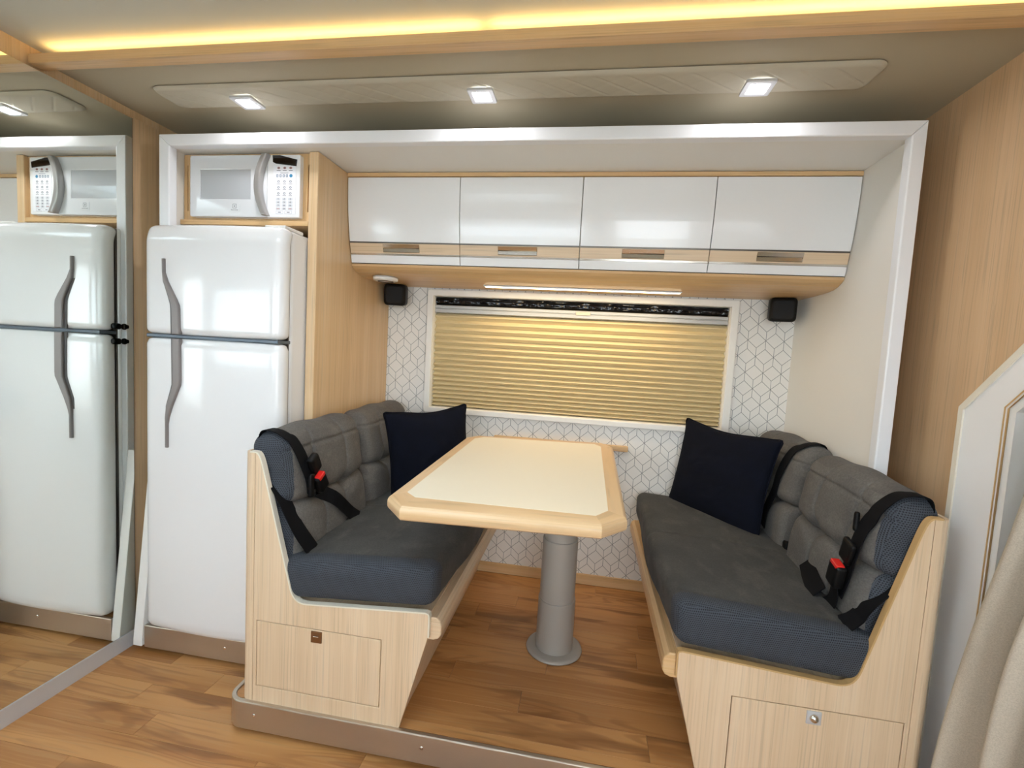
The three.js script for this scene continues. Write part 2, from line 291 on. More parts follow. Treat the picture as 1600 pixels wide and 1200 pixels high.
// ---------------------------------------------------------------- mirror on the left wall
const mir = thing('wall_mirror', 'full height mirror covering the left wall, reflecting fridge and microwave', 'mirror', [0, 0.04, 0.7]);
part('mirror_glass', box(0.0195, 0.024, 0.057, 1.873, 0.718, ZB - 0.05), M.mirror, mir, 'y');
part('backing_board', box(-0.0038, 0.019, 0.057, 1.874, 0.717, ZB - 0.05), M.oakWarm, mir, 'y');
part('mirror_edge', rbox(0.0, 0.0235, 0.057, 1.8745, 0.7155, 0.7168, 0.0005), M.darkTrim, mir, 'y');
// white tapered fin between mirror and fridge
solo('gusset_panel', 'tapered white side fin leaning between the mirror wall and the fridge', 'panel', exX([[0.6825, YS + 0.62], [0.60, YS + 0.62], [0.60, 0.02], [0.752, 0.02], [0.752, 0.04]], 0.052, 0.0885, 0.002), M.whiteSatin, 'y');

// ---------------------------------------------------------------- ceiling panel and downlights
{
  const q = thing('quilted_panel', 'long quilted ceiling panel with rounded ends carrying three downlights', 'ceiling panel', [1.24, 1.914, 0.77]);
  const x0 = 0.205, x1 = 2.29, z0 = 0.703, z1 = 0.832, nx = 520, nz = 34, r = 0.035, pos = [], idx = [];
  const hgt = (x, z) => {
    const ax = Math.min(x - x0, x1 - x), az = Math.min(z - z0, z1 - z); let d = Math.min(ax, az); if (ax < r && az < r) d = r - Math.hypot(r - ax, r - az);
    const a = (x + z * 1.3) / 0.085, b = (x - z * 1.3) / 0.085, ga = Math.abs(a - Math.round(a)), gb = Math.abs(b - Math.round(b));
    return Math.max(0, 0.011 * Math.sqrt(sstep(-0.002, 0.012, d)) - sstep(0.01, 0.03, d) * (0.0022 * Math.exp(-((ga / 0.055) ** 2)) + 0.0003 * Math.exp(-((gb / 0.1) ** 2))));
  };
  for (let j = 0; j <= nz; j++) for (let i = 0; i <= nx; i++) {
    let x = lerp(x0, x1, i / nx), z = lerp(z0, z1, j / nz); const ax = Math.min(x - x0, x1 - x), az = Math.min(z - z0, z1 - z), cx = x < x0 + r ? x0 + r : x > x1 - r ? x1 - r : x, cz = z < z0 + r ? z0 + r : z > z1 - r ? z1 - r : z;
    if (ax < r && az < r) { const L = Math.hypot(x - cx, z - cz), mx = Math.max(Math.abs(x - cx), Math.abs(z - cz)); if (L > 0) { x = cx + (x - cx) * mx / L; z = cz + (z - cz) * mx / L; } }
    pos.push(x, 1.914 - hgt(x, z), z);
  }
  for (let j = 0; j < nz; j++) for (let i = 0; i < nx; i++) { const a = j * (nx + 1) + i, b = a + 1, c = a + nx + 1, d = c + 1; idx.push(a, b, c, b, d, c); }
  const g = new THREE.BufferGeometry(); g.setAttribute('position', new THREE.Float32BufferAttribute(pos, 3)); g.setIndex(idx); g.computeVertexNormals();
  part('padding', g, M.quilt, q, 'x');
}
[[0.49, 'left'], [1.253, 'middle'], [2.008, 'right']].forEach(([x, w], i) => {
  const z = 0.753, t = thing('downlight', ['square recessed downlight nearest the mirror wall, lit cool white', 'square recessed downlight in the middle of the quilted ceiling panel, lit', 'square recessed downlight nearest the bare wood wall, brightly lit'][i], 'downlight', [x, 1.898, z], undefined);
  part('bezel', exY(rrect(x - 0.038, x + 0.038, z - 0.038, z + 0.038, 0.006), 1.8905, 1.899, 0.002, [rect(x - 0.024, x + 0.024, z - 0.024, z + 0.024).reverse()]), M.alu, t, 'x');
  part('lamp_lens', box(x - 0.024, x + 0.024, 1.8925, 1.897, z - 0.024, z + 0.024), glow(0.93, 0.94, 1.0, 18), t, 'x');
  rectLight([0.97, 0.96, 1], K.down, 0.046, 0.046, [x, 1.8918, z], [x, 0, z]);
});

// ---------------------------------------------------------------- fridge cabinet, fridge, microwave
{
  const c = thing('fridge_cabinet', 'light oak housing with the microwave niche above the fridge', 'cabinet', [0.38, YS, 0.3]);
  part('side_panel', rbox(0.6195, 0.654, YS, 1.7985, 0.002, 0.617, 0.003), M.oakTable, c, 'y');
  part('shelf', rbox(0.113, 0.6195, 1.548, 1.565, 0.01, 0.617, 0.002), M.oakWarm, c, 'x');
  part('face_frame', exZ(rect(0.114, 0.6195, 1.5655, 1.7985), 0.588, 0.6, 0.001, [rect(0.148, 0.594, 1.567, 1.7915), rect(0.127, 0.131, 1.6, 1.76), rect(0.605, 0.609, 1.6, 1.76)]), M.oakWarm, c, 'y');
}
{
  const f = thing('fridge', 'tall glossy white two-door fridge with long wavy grey handles', 'fridge', [0.365, YS, 0.4]);
  const x0 = 0.107, x1 = 0.624, xc = (x0 + x1) / 2, hw = (x1 - x0) / 2;
  part('body', rbox(0.113, 0.614, 0.104, 1.512, 0.12, 0.694, 0.012, 3), M.fridge, f, 'y');
  const door = (y0, y1) => blob(x1 - x0, y1 - y0, 0.062, [0.03, 0.022, 0.028], [44, 44, 8], (v) => { if (v.z > -0.02) v.z += 0.018 * (1 - (v.x / hw) ** 2) * sstep(-0.02, 0.02, v.z); const e = (y1 - y0) / 2; if (y1 > 1.4) v.z -= 0.012 * sstep(e - 0.06, e, v.y); }).translate(xc, (y0 + y1) / 2, 0.7285);
  // wavy grips: the two halves meet at the gap between the doors
  const zf = (x) => 0.7595 + 0.018 * (1 - ((x - xc) / hw) ** 2);
  const grip = (mid, wid, wz) => {
    const L = mid.map(([x, y], i) => [x - wid[i] / 2, y]), Rr = mid.map(([x, y], i) => [x + wid[i] / 2, y]).reverse();
    const g = exZ([...L, ...Rr], 0, 0.016, 0.0035, [], 2), p = g.attributes.position;
    for (let i = 0; i < p.count; i++) p.setZ(i, p.getZ(i) + zf(p.getX(i)) - 0.006);
    g.computeVertexNormals(); return g;
  };
  const up = part('door', door(1.147, 1.515), M.fridge, f, 'y'), lo = part('door', door(0.104, 1.137), M.fridge, f, 'y');
  up.userData.label = 'freezer door'; lo.userData.label = 'tall lower fridge door';
  const cu = [[0.204, 1.397], [0.205, 1.352], [0.213, 1.322], [0.243, 1.266], [0.252, 1.246], [0.254, 1.232], [0.256, 1.149]], wu = [0.008, 0.008, 0.017, 0.026, 0.029, 0.030, 0.030];
  const cl = [[0.257, 1.135], [0.259, 0.995], [0.258, 0.98], [0.252, 0.965], [0.228, 0.905], [0.219, 0.868], [0.217, 0.845], [0.217, 0.764]], wl = [0.030, 0.030, 0.029, 0.027, 0.022, 0.013, 0.008, 0.008];
  part('handle', grip(cu, wu), M.handleGrey, up, 'y'); part('handle', grip(cl, wl), M.handleGrey, lo, 'y');
  const shift = (c, w) => [c.map(([x, y], i) => [x - w[i] * 0.60, y]), w.map((q) => q * 0.5)];
  const rec = (c, w) => { const [a, b] = shift(c, w); const L = a.map(([x, y], i) => [x - b[i] / 2, y]), R2 = a.map(([x, y], i) => [x + b[i] / 2, y]).reverse(); const g = exZ([...L, ...R2], 0, 0.004, 0, [], 1), p = g.attributes.position; for (let i = 0; i < p.count; i++) p.setZ(i, p.getZ(i) + zf(p.getX(i)) - 0.0025); g.computeVertexNormals(); return g; };
  part('handle_recess', rec(cu.slice(2), wu.slice(2)), M.recessGrey, up, 'y'); part('handle_recess', rec(cl.slice(0, 6), wl.slice(0, 6)), M.recessGrey, lo, 'y');
  part('gasket', rbox(0.118, 0.612, 1.136, 1.148, 0.69, 0.757, 0.003), M.gasket, f, 'x');
  part('door_seal', box(0.118, 0.608, 0.11, 1.508, 0.692, 0.6985), M.darkTrim, f, 'y');
  part('hinge_cover', rbox(0.53, 0.606, 1.512, 1.524, 0.62, 0.72, 0.004), M.whiteSatin, f, 'x');
  for (const y of [1.165, 1.112]) { const l = part('child_latch', blob(0.02, 0.022, 0.03, 0.008, [6, 6, 6]).translate(0.098, y, 0.715), M.black, f, null); part('latch_catch', blob(0.018, 0.022, 0.024, 0.008, [6, 6, 6]).translate(0.1, y, 0.68), M.black, l, null); }
  for (const x of [0.16, 0.57]) part('foot', new THREE.CylinderGeometry(0.018, 0.02, 0.0105, 20).translate(x, 0.1003, 0.62), M.black, f, null);
}
{
  const m = thing('microwave', 'white microwave with curved silver handle in the oak niche above the fridge', 'microwave', [0.372, 1.5655, 0.5]);
  const x0 = 0.157, x1 = 0.588, y0 = 1.574, y1 = 1.789, zf = 0.621;
  part('casing', rbox(x0 + 0.004, x1, y0, y1, 0.25, zf - 0.018, 0.006, 2), M.whiteGloss, m, 'y');
  for (const x of [x0 + 0.045, x1 - 0.045]) part('foot', rbox(x - 0.018, x + 0.018, 1.5652, 1.5745, 0.53, 0.57, 0.002), M.black, m, 'x');
  const xd = 0.462, door = part('door', exZ(rrect(x0, xd, y0 + 0.001, y1 - 0.001, 0.006), zf - 0.018, zf, 0.003, [rect(0.2, 0.398, 1.637, 1.738)]), M.ovenDoor, m, 'y');
  part('door_glass', rbox(0.199, 0.399, 1.636, 1.739, zf - 0.008, zf - 0.0015, 0.001), phy({ color: S(178, 181, 184), roughness: 0.18, clearcoat: 1, clearcoatRoughness: 0.03 }), door, 'x');
  const logo = canvasTex(256, 192, 0.04, 0.03, (c) => { c.fillStyle = 'rgb(216,218,220)'; c.fillRect(0, 0, 256, 192); c.strokeStyle = 'rgb(84,88,92)'; c.lineWidth = 8; c.strokeRect(84, 20, 88, 88); c.fillStyle = 'rgb(84,88,92)'; c.beginPath(); c.moveTo(100, 64); c.lineTo(150, 40); c.lineTo(132, 64); c.lineTo(150, 88); c.closePath(); c.fill(); c.clearRect; c.font = 'bold 38px sans-serif'; c.textAlign = 'center'; c.fillStyle = 'rgb(120,124,128)'; c.fillText('Electrolux', 128, 160); });
  const flat = (a0, a1, b0, b1, z, tex, mat) => { const g = new THREE.BoxGeometry(a1 - a0, b1 - b0, 0.0012); const uv = g.attributes.uv; for (let i = 0; i < uv.count; i++) uv.setXY(i, uv.getX(i) * (1 / tex.repeat.x), uv.getY(i) * (1 / tex.repeat.y)); return g.translate((a0 + a1) / 2, (b0 + b1) / 2, z); };
  part('logo_plate', flat(0.318, 0.358, 1.592, 1.622, zf + 0.0002, logo), phy({ map: logo, roughness: 0.14, clearcoat: 0.6 }), door, null);
  // curved silver grip
  const gp = []; const gi = []; for (let i = 0; i <= 16; i++) { const t = i / 16, y = lerp(y0 + 0.004, y1 - 0.004, t), b = 0.030 * (1 - (2 * t - 1) ** 2); gp.push([0.447 - b + 0.010, y]); gi.push([0.470 - b * 0.95 + 0.008, y]); }
  part('handle', exZ([...gp, ...gi.reverse()], zf - 0.002, zf + 0.024, 0.005, [], 3), std({ color: S(172, 170, 168), metalness: 0.6, roughness: 0.3 }), door, 'y');
  const keys = canvasTex(256, 512, 0.094, 0.165, (c, w, h) => {
    c.fillStyle = 'rgb(238,239,243)'; c.fillRect(0, 0, w, h); c.textAlign = 'center';
    const dot = (x, y, rx, ry, col) => { c.fillStyle = col; c.beginPath(); c.ellipse(x, y, rx, ry, 0, 0, 7); c.fill(); };
    for (let k = 0; k < 3; k++) { dot(60 + 68 * k, 26, 17, 13, 'rgb(196,150,146)'); dot(60 + 68 * k, 26, 9, 8, 'rgb(120,112,112)'); c.fillStyle = 'rgb(110,112,120)'; c.fillRect(38 + 68 * k, 50, 44, 7); }
    c.fillStyle = 'rgb(130,140,150)'; c.fillRect(80, 76, 90, 5);
    for (let k = 0; k < 4; k++) { c.fillStyle = 'rgb(120,136,156)'; c.fillRect(34 + 36 * k, 94, 24, 28); c.fillStyle = 'rgb(226,232,240)'; c.fillRect(40 + 36 * k, 102, 12, 12); } dot(200, 108, 18, 18, 'rgb(74,142,182)');
    for (let r = 0; r < 3; r++) for (let k = 0; k < 3; k++) { dot(60 + 68 * k, 168 + 62 * r, 15, 13, 'rgb(138,142,150)'); dot(60 + 68 * k, 168 + 62 * r, 6, 6, 'rgb(225,228,232)'); c.fillStyle = 'rgb(126,128,136)'; c.fillRect(40 + 68 * k, 190 + 62 * r, 40, 6); }
    const d = ['1', '2', '3', '4', '5', '6', '7', '8', '9', '', '0', '']; c.font = 'bold 26px sans-serif';
    for (let i = 0; i < 12; i++) { const x = 60 + 68 * (i % 3), y = 352 + 34 * Math.floor(i / 3); c.fillStyle = 'rgb(206,209,215)'; c.fillRect(x - 26, y - 13, 52, 27); c.fillStyle = i === 9 || i === 11 ? 'rgb(190,120,116)' : 'rgb(96,100,108)'; if (d[i]) c.fillText(d[i], x, y + 9); else c.fillRect(x - 16, y - 3, 32, 6); }
    for (const x of [76, 176]) { c.strokeStyle = 'rgb(180,184,192)'; c.lineWidth = 3; c.strokeRect(x - 40, 478, 80, 28); c.fillStyle = 'rgb(110,114,122)'; c.fillRect(x - 16, 488, 32, 8); }
  });
  const pan = part('control_panel', exZ(rrect(xd + 0.0008, x1, y0 + 0.001, y1 - 0.001, 0.006), zf - 0.018, zf - 0.001, 0.003), M.whiteGloss, m, 'y');
  part('keypad', flat(0.487, 0.573, 1.586, 1.751, zf - 0.0008, keys), phy({ map: keys, roughness: 0.2, clearcoat: 0.3 }), pan, null);
  part('display', exZ([[0.484, 1.785], [0.486, 1.762], [0.496, 1.757], [0.574, 1.748], [0.577, 1.77], [0.512, 1.785]], zf - 0.002, zf + 0.0025, 0.001), phy({ color: S(10, 10, 12), roughness: 0.08 }), pan, 'x');
}

// ---------------------------------------------------------------- overhead cabinet
{
  const c = thing('overhead_cabinet', 'long white overhead cabinet with four flap doors and oak bands above the window', 'cabinet', [XM, 1.43, 0.2]);
  const x0 = 0.6545, x1 = 2.4485;
  part('top_rail', rbox(x0, x1, 1.7835, 1.7985, 0.30, 0.422, 0.002), M.oakWarm, c, 'x');
  part('carcass', exX([[0.01, 1.46], [0.352, 1.472], [0.36, 1.5], [0.395, 1.78], [0.01, 1.78]], x0, x1), M.whiteSatin, c, 'x');
  const under = [[0.004, 1.425], [0.17, 1.4255], [0.262, 1.427], [0.302, 1.431], [0.332, 1.438], [0.354, 1.4475], [0.367, 1.457], [0.372, 1.4655], [0.34, 1.4665], [0.004, 1.4595]];
  part('bottom_panel', exX(under, x0, x1), M.oakWarm, c, 'x');
  const S4 = [x0 + 0.001, 1.1015, 1.5515, 2.0012, x1 - 0.001];
  const zAt = (y) => { const t = (y - 1.467) / (1.7824 - 1.467); return 0.3743 + 0.046 * t + 0.012 * 4 * t * (1 - t); };
  const seg = (ya, yb, off, th) => { const o = []; for (let i = 0; i <= 8; i++) { const y = lerp(ya, yb, i / 8); o.push([zAt(y) + off, y]); } for (let i = 8; i >= 0; i--) { const y = lerp(ya, yb, i / 8); o.push([zAt(y) + off - th, y]); } return o; };
  for (let k = 0; k < 4; k++) {
    const a = S4[k] + 0.0012, b = S4[k + 1] - 0.0012;
    const d = part('door', exX(seg(1.5475, 1.7805, 0, 0.018), a, b, 0.0012), M.whiteGloss, c, 'x');
    part('upper_strip', exX(seg(1.5425, 1.547, -0.001, 0.014), a, b), M.darkTrim, d, 'x');
    part('oak_band', exX(seg(1.505, 1.542, -0.002, 0.014), a, b), M.oak, d, 'x');
    part('lower_strip', exX(seg(1.4985, 1.5045, 0.0012, 0.016), a, b, 0.0012), M.chrome, d, 'x');
    part('lower_panel', exX(seg(1.4685, 1.498, 0, 0.016), a, b, 0.001), M.whiteGloss, d, 'x');
    const hx = [0.868, 1.323, 1.776, 2.230][k], hw = 0.0735;
    const h = part('handle', exX([[zAt(1.509) - 0.001, 1.509], [zAt(1.539) - 0.001, 1.539], [zAt(1.539) + 0.006, 1.538], [zAt(1.524) + 0.004, 1.526], [zAt(1.524) - 0.0005, 1.523], [zAt(1.509) + 0.005, 1.511]], hx - hw, hx + hw, 0.001), M.chrome, d, 'x');
  }
  // warm led bar let into the underside
  const l = thing('led_bar', 'slim warm led bar under the overhead cabinet above the blind', 'light strip', [XM, 1.424, 0.16]);
  part('light_housing', rbox(1.15, 1.96, 1.4195, 1.4255, 0.148, 0.170, 0.002), M.alu, l, 'x');
  part('light_diffuser', rbox(1.156, 1.954, 1.4165, 1.42, 0.152, 0.166, 0.0015), glow(1.0, 0.80, 0.5, 7), l, 'x');
  rectLight([1, 0.78, 0.46], K.under, 0.79, 0.012, [1.555, 1.4158, 0.159], [1.555, 0, 0.159]);
  const s = thing('ceiling_disc', 'small white disc fitting under the cabinet end above the left speaker', 'detector', [0.75, 1.42, 0.29]);
  part('disc_body', new THREE.LatheGeometry([[0, -0.012], [0.04, -0.012], [0.05, -0.008], [0.052, 0.006], [0, 0.006]].map((p) => new THREE.Vector2(...p)), 40).translate(0.755, 1.4245, 0.27), M.whiteSatin, s, null);
  part('disc_vent', new THREE.TorusGeometry(0.03, 0.0022, 8, 32).rotateX(Math.PI / 2).translate(0.755, 1.4125, 0.27), M.black, s, null);
}

// ---------------------------------------------------------------- window, blind, speakers
{
  const w = structGroup('window_1');
  struct('window_frame', exZ(rrect(0.8487, 2.225, 0.8396, 1.4185, 0.012), 0.0, 0.016, 0.004, [rect(0.879, 2.192, 0.8655, 1.3885)], 3), M.creamWall, 'x', w);
  struct('frame_step', exZ(rect(0.872, 2.199, 0.859, 1.395), -0.055, 0.003, 0.002, [rect(0.881, 2.19, 0.867, 1.3875)]), M.creamWall, 'x', w);
  struct('pane', box(0.86, 2.21, 0.85, 1.40, -0.062, -0.0605), phy({ color: S(40, 44, 46), transmission: 0.25, roughness: 0.1, thickness: 0 }), 'x', w);
  const b = thing('pleated_blind', 'tan pleated blind drawn over the window above the table', 'blind', [1.5355, 0.867, -0.02]);
  const top = 1.312, bot = 0.868, N = 18, pts = []; let y = top; const wsum = []; let tot = 0; for (let i = 0; i < N; i++) { const q = lerp(1.3, 0.72, i / (N - 1)); wsum.push(q); tot += q; }
  const front = []; for (let i = 0; i < N; i++) { const h = (top - bot) * wsum[i] / tot; front.push([-0.035, y]); front.push([-0.0125, y - h * 0.47]); front.push([-0.0125, y - h * 0.53]); y -= h; } front.push([-0.035, bot]);
  const back = front.map(([z, q]) => [z - 0.0015, q]).reverse();
  part('pleated_fabric', exX([...front, ...back], 0.8815, 2.1895), M.blind, b, 'x');
  const rail = part('rail', exX([[-0.04, 1.3125], [-0.012, 1.3125], [-0.0085, 1.315], [-0.0085, 1.3285], [-0.013, 1.3305], [-0.013, 1.3325], [-0.0085, 1.3345], [-0.0085, 1.346], [-0.012, 1.3485], [-0.04, 1.3485]], 0.8815, 2.1895), std({ color: S(176, 175, 172), metalness: 0.3, roughness: 0.4 }), b, 'x');
  part('pull_tab', rbox(1.54, 1.605, 1.327, 1.343, -0.01, -0.003, 0.002), std({ color: S(206, 196, 176), roughness: 0.4 }), rail, 'x');
  part('cassette', exX([[-0.05, 1.349], [-0.026, 1.349], [-0.016, 1.358], [-0.014, 1.369], [-0.019, 1.382], [-0.03, 1.387], [-0.05, 1.387]], 0.8815, 2.1895), M.blackFilm, b, 'x');
  const ledge = solo('wall_ledge', 'short oak rail on the wallpaper carrying the back edge of the table', 'rail', rbox(1.20, 1.809, 0.731, 0.756, 0.0005, 0.022, 0.003), M.oakWarm, 'x');
  for (const [x, s, l] of [[0.7165, 1, 'black cube speaker tucked under the cabinet beside the oak fridge housing'], [2.371, -1, 'black cube speaker tucked under the cabinet beside the plain cream side wall']]) {
    const k = thing('speaker', l, 'speaker', [x, 1.38, 0.07]);
    const bend = (g) => g.rotateX(0.1).rotateY(0.25 * s).translate(x, 1.3795, 0.068);
    part('cabinet', bend(blob(0.098, 0.096, 0.09, 0.016, [12, 12, 12])), M.black, k, null);
    part('grille', bend(blob(0.082, 0.08, 0.006, [0.02, 0.02, 0.003], [16, 16, 2]).translate(0, 0, 0.046)), std({ color: S(15, 15, 16), roughness: 0.8 }), k, null);
    part('bracket', rbox(x - 0.02, x + 0.02, 1.36, 1.40, 0.0005, 0.03, 0.004), M.black, k, 'y');
  }
}

// ---------------------------------------------------------------- benches
function benchParts(side) {
  const R = side === 'right', mx = (g) => (R ? mirrorX(g, XM) : g), out = {};
  const z0 = 0.963, z1 = 0.978;
  const outline = new THREE.Shape();
  outline.moveTo(0.706, YS); outline.lineTo(1.158, YS); outline.lineTo(1.2275, 0.358); outline.lineTo(1.2305, 0.372); outline.lineTo(1.2305, 0.43); outline.quadraticCurveTo(1.2305, 0.4375, 1.222, 0.4375);
  outline.lineTo(0.874, 0.412); outline.bezierCurveTo(0.838, 0.409, 0.824, 0.43, 0.8165, 0.463); outline.lineTo(0.731, 0.785); outline.bezierCurveTo(0.722, 0.818, 0.716, 0.833, 0.706, 0.833); outline.lineTo(0.706, 0.833); outline.closePath();
  outline.holes.push(new THREE.Path(rect(0.7165, 1.0985, 0.1455, 0.3445).map((p) => new THREE.Vector2(...p))));
  out.panel = mx(extr(outline, z1 - z0, 0.0012, 1, 16).translate(0, 0, z0));
  const band = [[1.2305, 0.372], [1.2305, 0.43], [1.229, 0.4355], [1.222, 0.4375]], up = []; for (const t of [...Array(9).keys()]) { const c = new THREE.CubicBezierCurve(new THREE.Vector2(0.874, 0.412), new THREE.Vector2(0.838, 0.409), new THREE.Vector2(0.824, 0.43), new THREE.Vector2(0.8165, 0.463)).getPoint(t / 8); up.push([c.x, c.y]); }
  for (const t of [...Array(7).keys()]) { const c = new THREE.CubicBezierCurve(new THREE.Vector2(0.731, 0.785), new THREE.Vector2(0.722, 0.818), new THREE.Vector2(0.716, 0.833), new THREE.Vector2(0.706, 0.833)).getPoint(t / 6); up.push([c.x, c.y]); }
  const line = [...band, ...up, [0.690, 0.833]], offs = line.map((p, i) => { const a = line[Math.max(0, i - 1)], b = line[Math.min(line.length - 1, i + 1)], L = Math.hypot(b[0] - a[0], b[1] - a[1]); return [p[0] + (b[1] - a[1]) / L * 0.004, p[1] - (b[0] - a[0]) / L * 0.004]; });
  out.band = mx(exZ([...line, ...offs.reverse()].reverse(), z0 - 0.001, z1 + 0.0016));
  out.post = mx(exY([[0.6655, 0.90], [0.6735, 0.90], ...arcPts(0.6955, z1 - 0.03, 0.022, 180, 90, 6), [0.7055, z1 - 0.008], [0.7055, z1], ...arcPts(0.6955, z1 - 0.03, 0.03, 90, 180, 8)], YS, 0.833, 0.0008));
  out.door = mx(exZ(rect(0.7185, 1.0965, 0.1475, 0.3425), z0, z1 - 0.0005, 0.0012));
  out.void = mx(box(0.70, 1.11, 0.13, 0.36, 0.90, 0.92));
  out.lip = mx(exZ([[1.19, 0.36], [1.244, 0.36], [1.258, 0.366], [1.264, 0.376], [1.265, 0.40], [1.261, 0.415], [1.25, 0.424], [1.19, 0.424]], 0.004, 0.968, 0.004, [], 3));
  out.front = mx(exZ([[1.137, YS], [1.149, YS], [1.216, 0.3595], [1.204, 0.3595]], 0.004, z0));
  out.seatBoard = mx(exZ([[0.68, 0.392], [1.2295, 0.418], [1.2295, 0.430], [0.68, 0.404]].map((p) => p), 0.004, z0));
  out.back = mx(box(0.6655, 0.6745, YS, 0.818, 0.004, 0.90));
  return out;
}
function bench(side, label) {
  const R = side === 'right', g = benchParts(side), px = R ? 1.99 : 1.12;
  const b = thing('dinette_bench', label, 'bench', [px, YS, 0.5]);
  part('end_panel', g.panel, M.oak, b, 'y');
  part('edge_band', g.band, R ? M.edgeGold : M.edgeBand, b, 'x');
  part('corner_post', g.post, M.oak, b, 'y');
  const d = part('door', g.door, M.oak, b, 'y');
  part('door_recess', g.void, M.oak, b, 'x');
  part('seat_rail', g.lip, R ? M.oakWarm : M.oak, b, 'z');
  part('front_board', g.front, M.oak, b, 'y');
  part('seat_board', g.seatBoard, M.oak, b, 'z');
  part('back_board', g.back, M.oak, b, 'y');
  const lx = R ? 2.199 : 0.905, ly = R ? 0.323 : 0.3225;
  const lat = part('latch', rbox(lx - 0.0165, lx + 0.0165, ly - 0.0165, ly + 0.0165, 0.977, 0.981, 0.0015), R ? M.alu : M.bronze, d, 'x');
  lat.userData.label = R ? 'chrome push latch' : 'bronze push latch';
  if (R) part('latch_knob', new THREE.LatheGeometry([[0, 0.009], [0.006, 0.008], [0.0095, 0.004], [0.0105, 0]].map((p) => new THREE.Vector2(...p)).reverse(), 24).rotateX(Math.PI / 2).translate(lx, ly, 0.981), M.chrome, lat, null);
  else part('latch_lever', rbox(lx - 0.008, lx + 0.008, ly + 0.001, ly + 0.005, 0.981, 0.9835, 0.001), M.chrome, lat, 'x');
  return b;
}
bench('left', 'oak bench with bronze door latch, backing onto the fridge');
bench('right', 'oak bench with chrome round door latch, backing onto the wood wall');

// seat cushion: local axes, x towards the table
function seatCushion(R) {
  const w = 0.525, h = 0.118, d = 0.962;
  const g = blob(w, h, d, [0.036, 0.034, 0.036], [56, 12, 96], (v) => {
    const top = sstep(-0.02, 0.045, v.y), fx = v.x / (w / 2), fz = v.z / (d / 2);
    let dy = 0.012 * (1 - fx * fx) * (1 - fz ** 4);
    dy -= 0.005 * Math.exp(-(((v.z - 0.01) / 0.006) ** 2)) * 1;                       // seam across the middle
    dy -= 0.003 * Math.exp(-(((v.z - 0.425 + 0.02 * fx * fx) / 0.004) ** 2));          // seam near the open end
    dy -= 0.003 * Math.exp(-(((v.x + 0.15 - 0.02 * Math.sin(v.z * 7)) / 0.012) ** 2)) * sstep(-0.1, 0.3, v.z);
    dy -= 0.006 * Math.exp(-(((v.x - 0.02) / 0.16) ** 2 + ((v.z - 0.22) / 0.14) ** 2));
    dy += 0.004 * (fbm(v.x / 0.9 + 0.5, v.z / 1.2 + 0.5, 6, 7, 3, 71) - 0.5);
    v.y += dy * top; v.y += 0.075 * v.x;
    if (v.x > 0.2) v.x += 0.006 * Math.sin(v.z * 9 + 1) * (1 - top * 0.5) + 0.004 * (fbm(v.z / 1.2 + 0.5, v.y / 0.3 + 0.5, 18, 3, 3, 77) - 0.5);
    v.x += 0.012 * sstep(0.1, 0.26, v.x) * (1 - fz * fz);
  });
  g.translate(0.985, 0.487, 0.495); return R ? mirrorX(g, XM) : g;
}
for (const R of [false, true]) {
  const c = thing('seat_cushion', R ? 'long charcoal seat cushion on the right bench with brushed suede marks' : 'long charcoal seat cushion on the left bench by the fridge', 'cushion', [R ? 2.12 : 0.99, 0.43, 0.495]);
  const [a, b] = splitBy(seatCushion(R), (n, m) => m.z > 0.921);
  part('suede_cover', a, M.suedeSeat, c, 'z'); const e = part('end_fabric', b, M.mesh, c, 'x'); e.userData.label = 'blue-grey dotted mesh end';
}
// back cushions: tufted, seams up and across; local x towards the table
function backCushion(z0, z1, R, s) {
  const w = 0.112, h = 0.40, d = z1 - z0, n = [12, 130, 150];
  const g = blob(w, h, d, [0.05, 0.055, 0.05], n, (v) => {
    const f = sstep(0.0, 0.05, v.x), fy = v.y / (h / 2), fz = v.z / (d / 2), bt = d / 6;
    let dx = 0.016 * (1 - fy * fy) * (1 - fz ** 4);
    const cz = [-bt, bt]; let cr = 0;
    const yc = -0.015; let sag = 0; for (const q of cz) sag += 0.014 * Math.exp(-(((v.z - q) / 0.05) ** 2));
    cr += 0.012 * Math.exp(-(((v.y - yc + sag - 0.004) / 0.005) ** 2)) + 0.010 * Math.exp(-(((v.y - yc + sag - 0.004) / 0.016) ** 2)) + 0.006 * Math.exp(-(((v.y - yc) / 0.03) ** 2));
    for (const q of cz) { const bow = q + 0.018 * Math.sign(q) * Math.sin(Math.max(-1, Math.min(1, v.y / 0.2)) * 3.1); cr += 0.006 * Math.exp(-(((v.z - bow) / 0.0045) ** 2)) + 0.003 * Math.exp(-(((v.z - bow) / 0.02) ** 2)); cr += 0.020 * Math.exp(-(((v.z - q) / 0.03) ** 2 + ((v.y - yc) / 0.028) ** 2)); }
    cr += 0.005 * Math.exp(-(((v.y - 0.142) / 0.006) ** 2));
    dx -= cr; dx += 0.004 * (fbm(v.z / 0.7 + 0.5 + s, v.y / 0.6 + 0.5, 9, 8, 3, 81 + s * 5) - 0.5);
    v.x += dx * f;
    if (v.y > 0.12) { v.y -= 0.010 * (fz ** 4) * sstep(0.12, 0.2, v.y); v.y += 0.003 * Math.sin(v.z * 30 + s) * sstep(0.12, 0.2, v.y); }
    v.z += 0.003 * Math.sin(v.y * 60 + v.x * 25) * Math.abs(fz) ** 6 * Math.sign(fz);
    if (R && z1 > 0.9) v.y -= (0.008 + 0.020 * Math.max(0, fz) ** 2) * sstep(-0.05, 0.18, v.y);
    v.x -= 0.14 * v.y;                                                                  // leans back
  });
  g.translate(0.736, 0.690, (z0 + z1) / 2); return R ? mirrorX(g, XM) : g;
}
const backs = [];
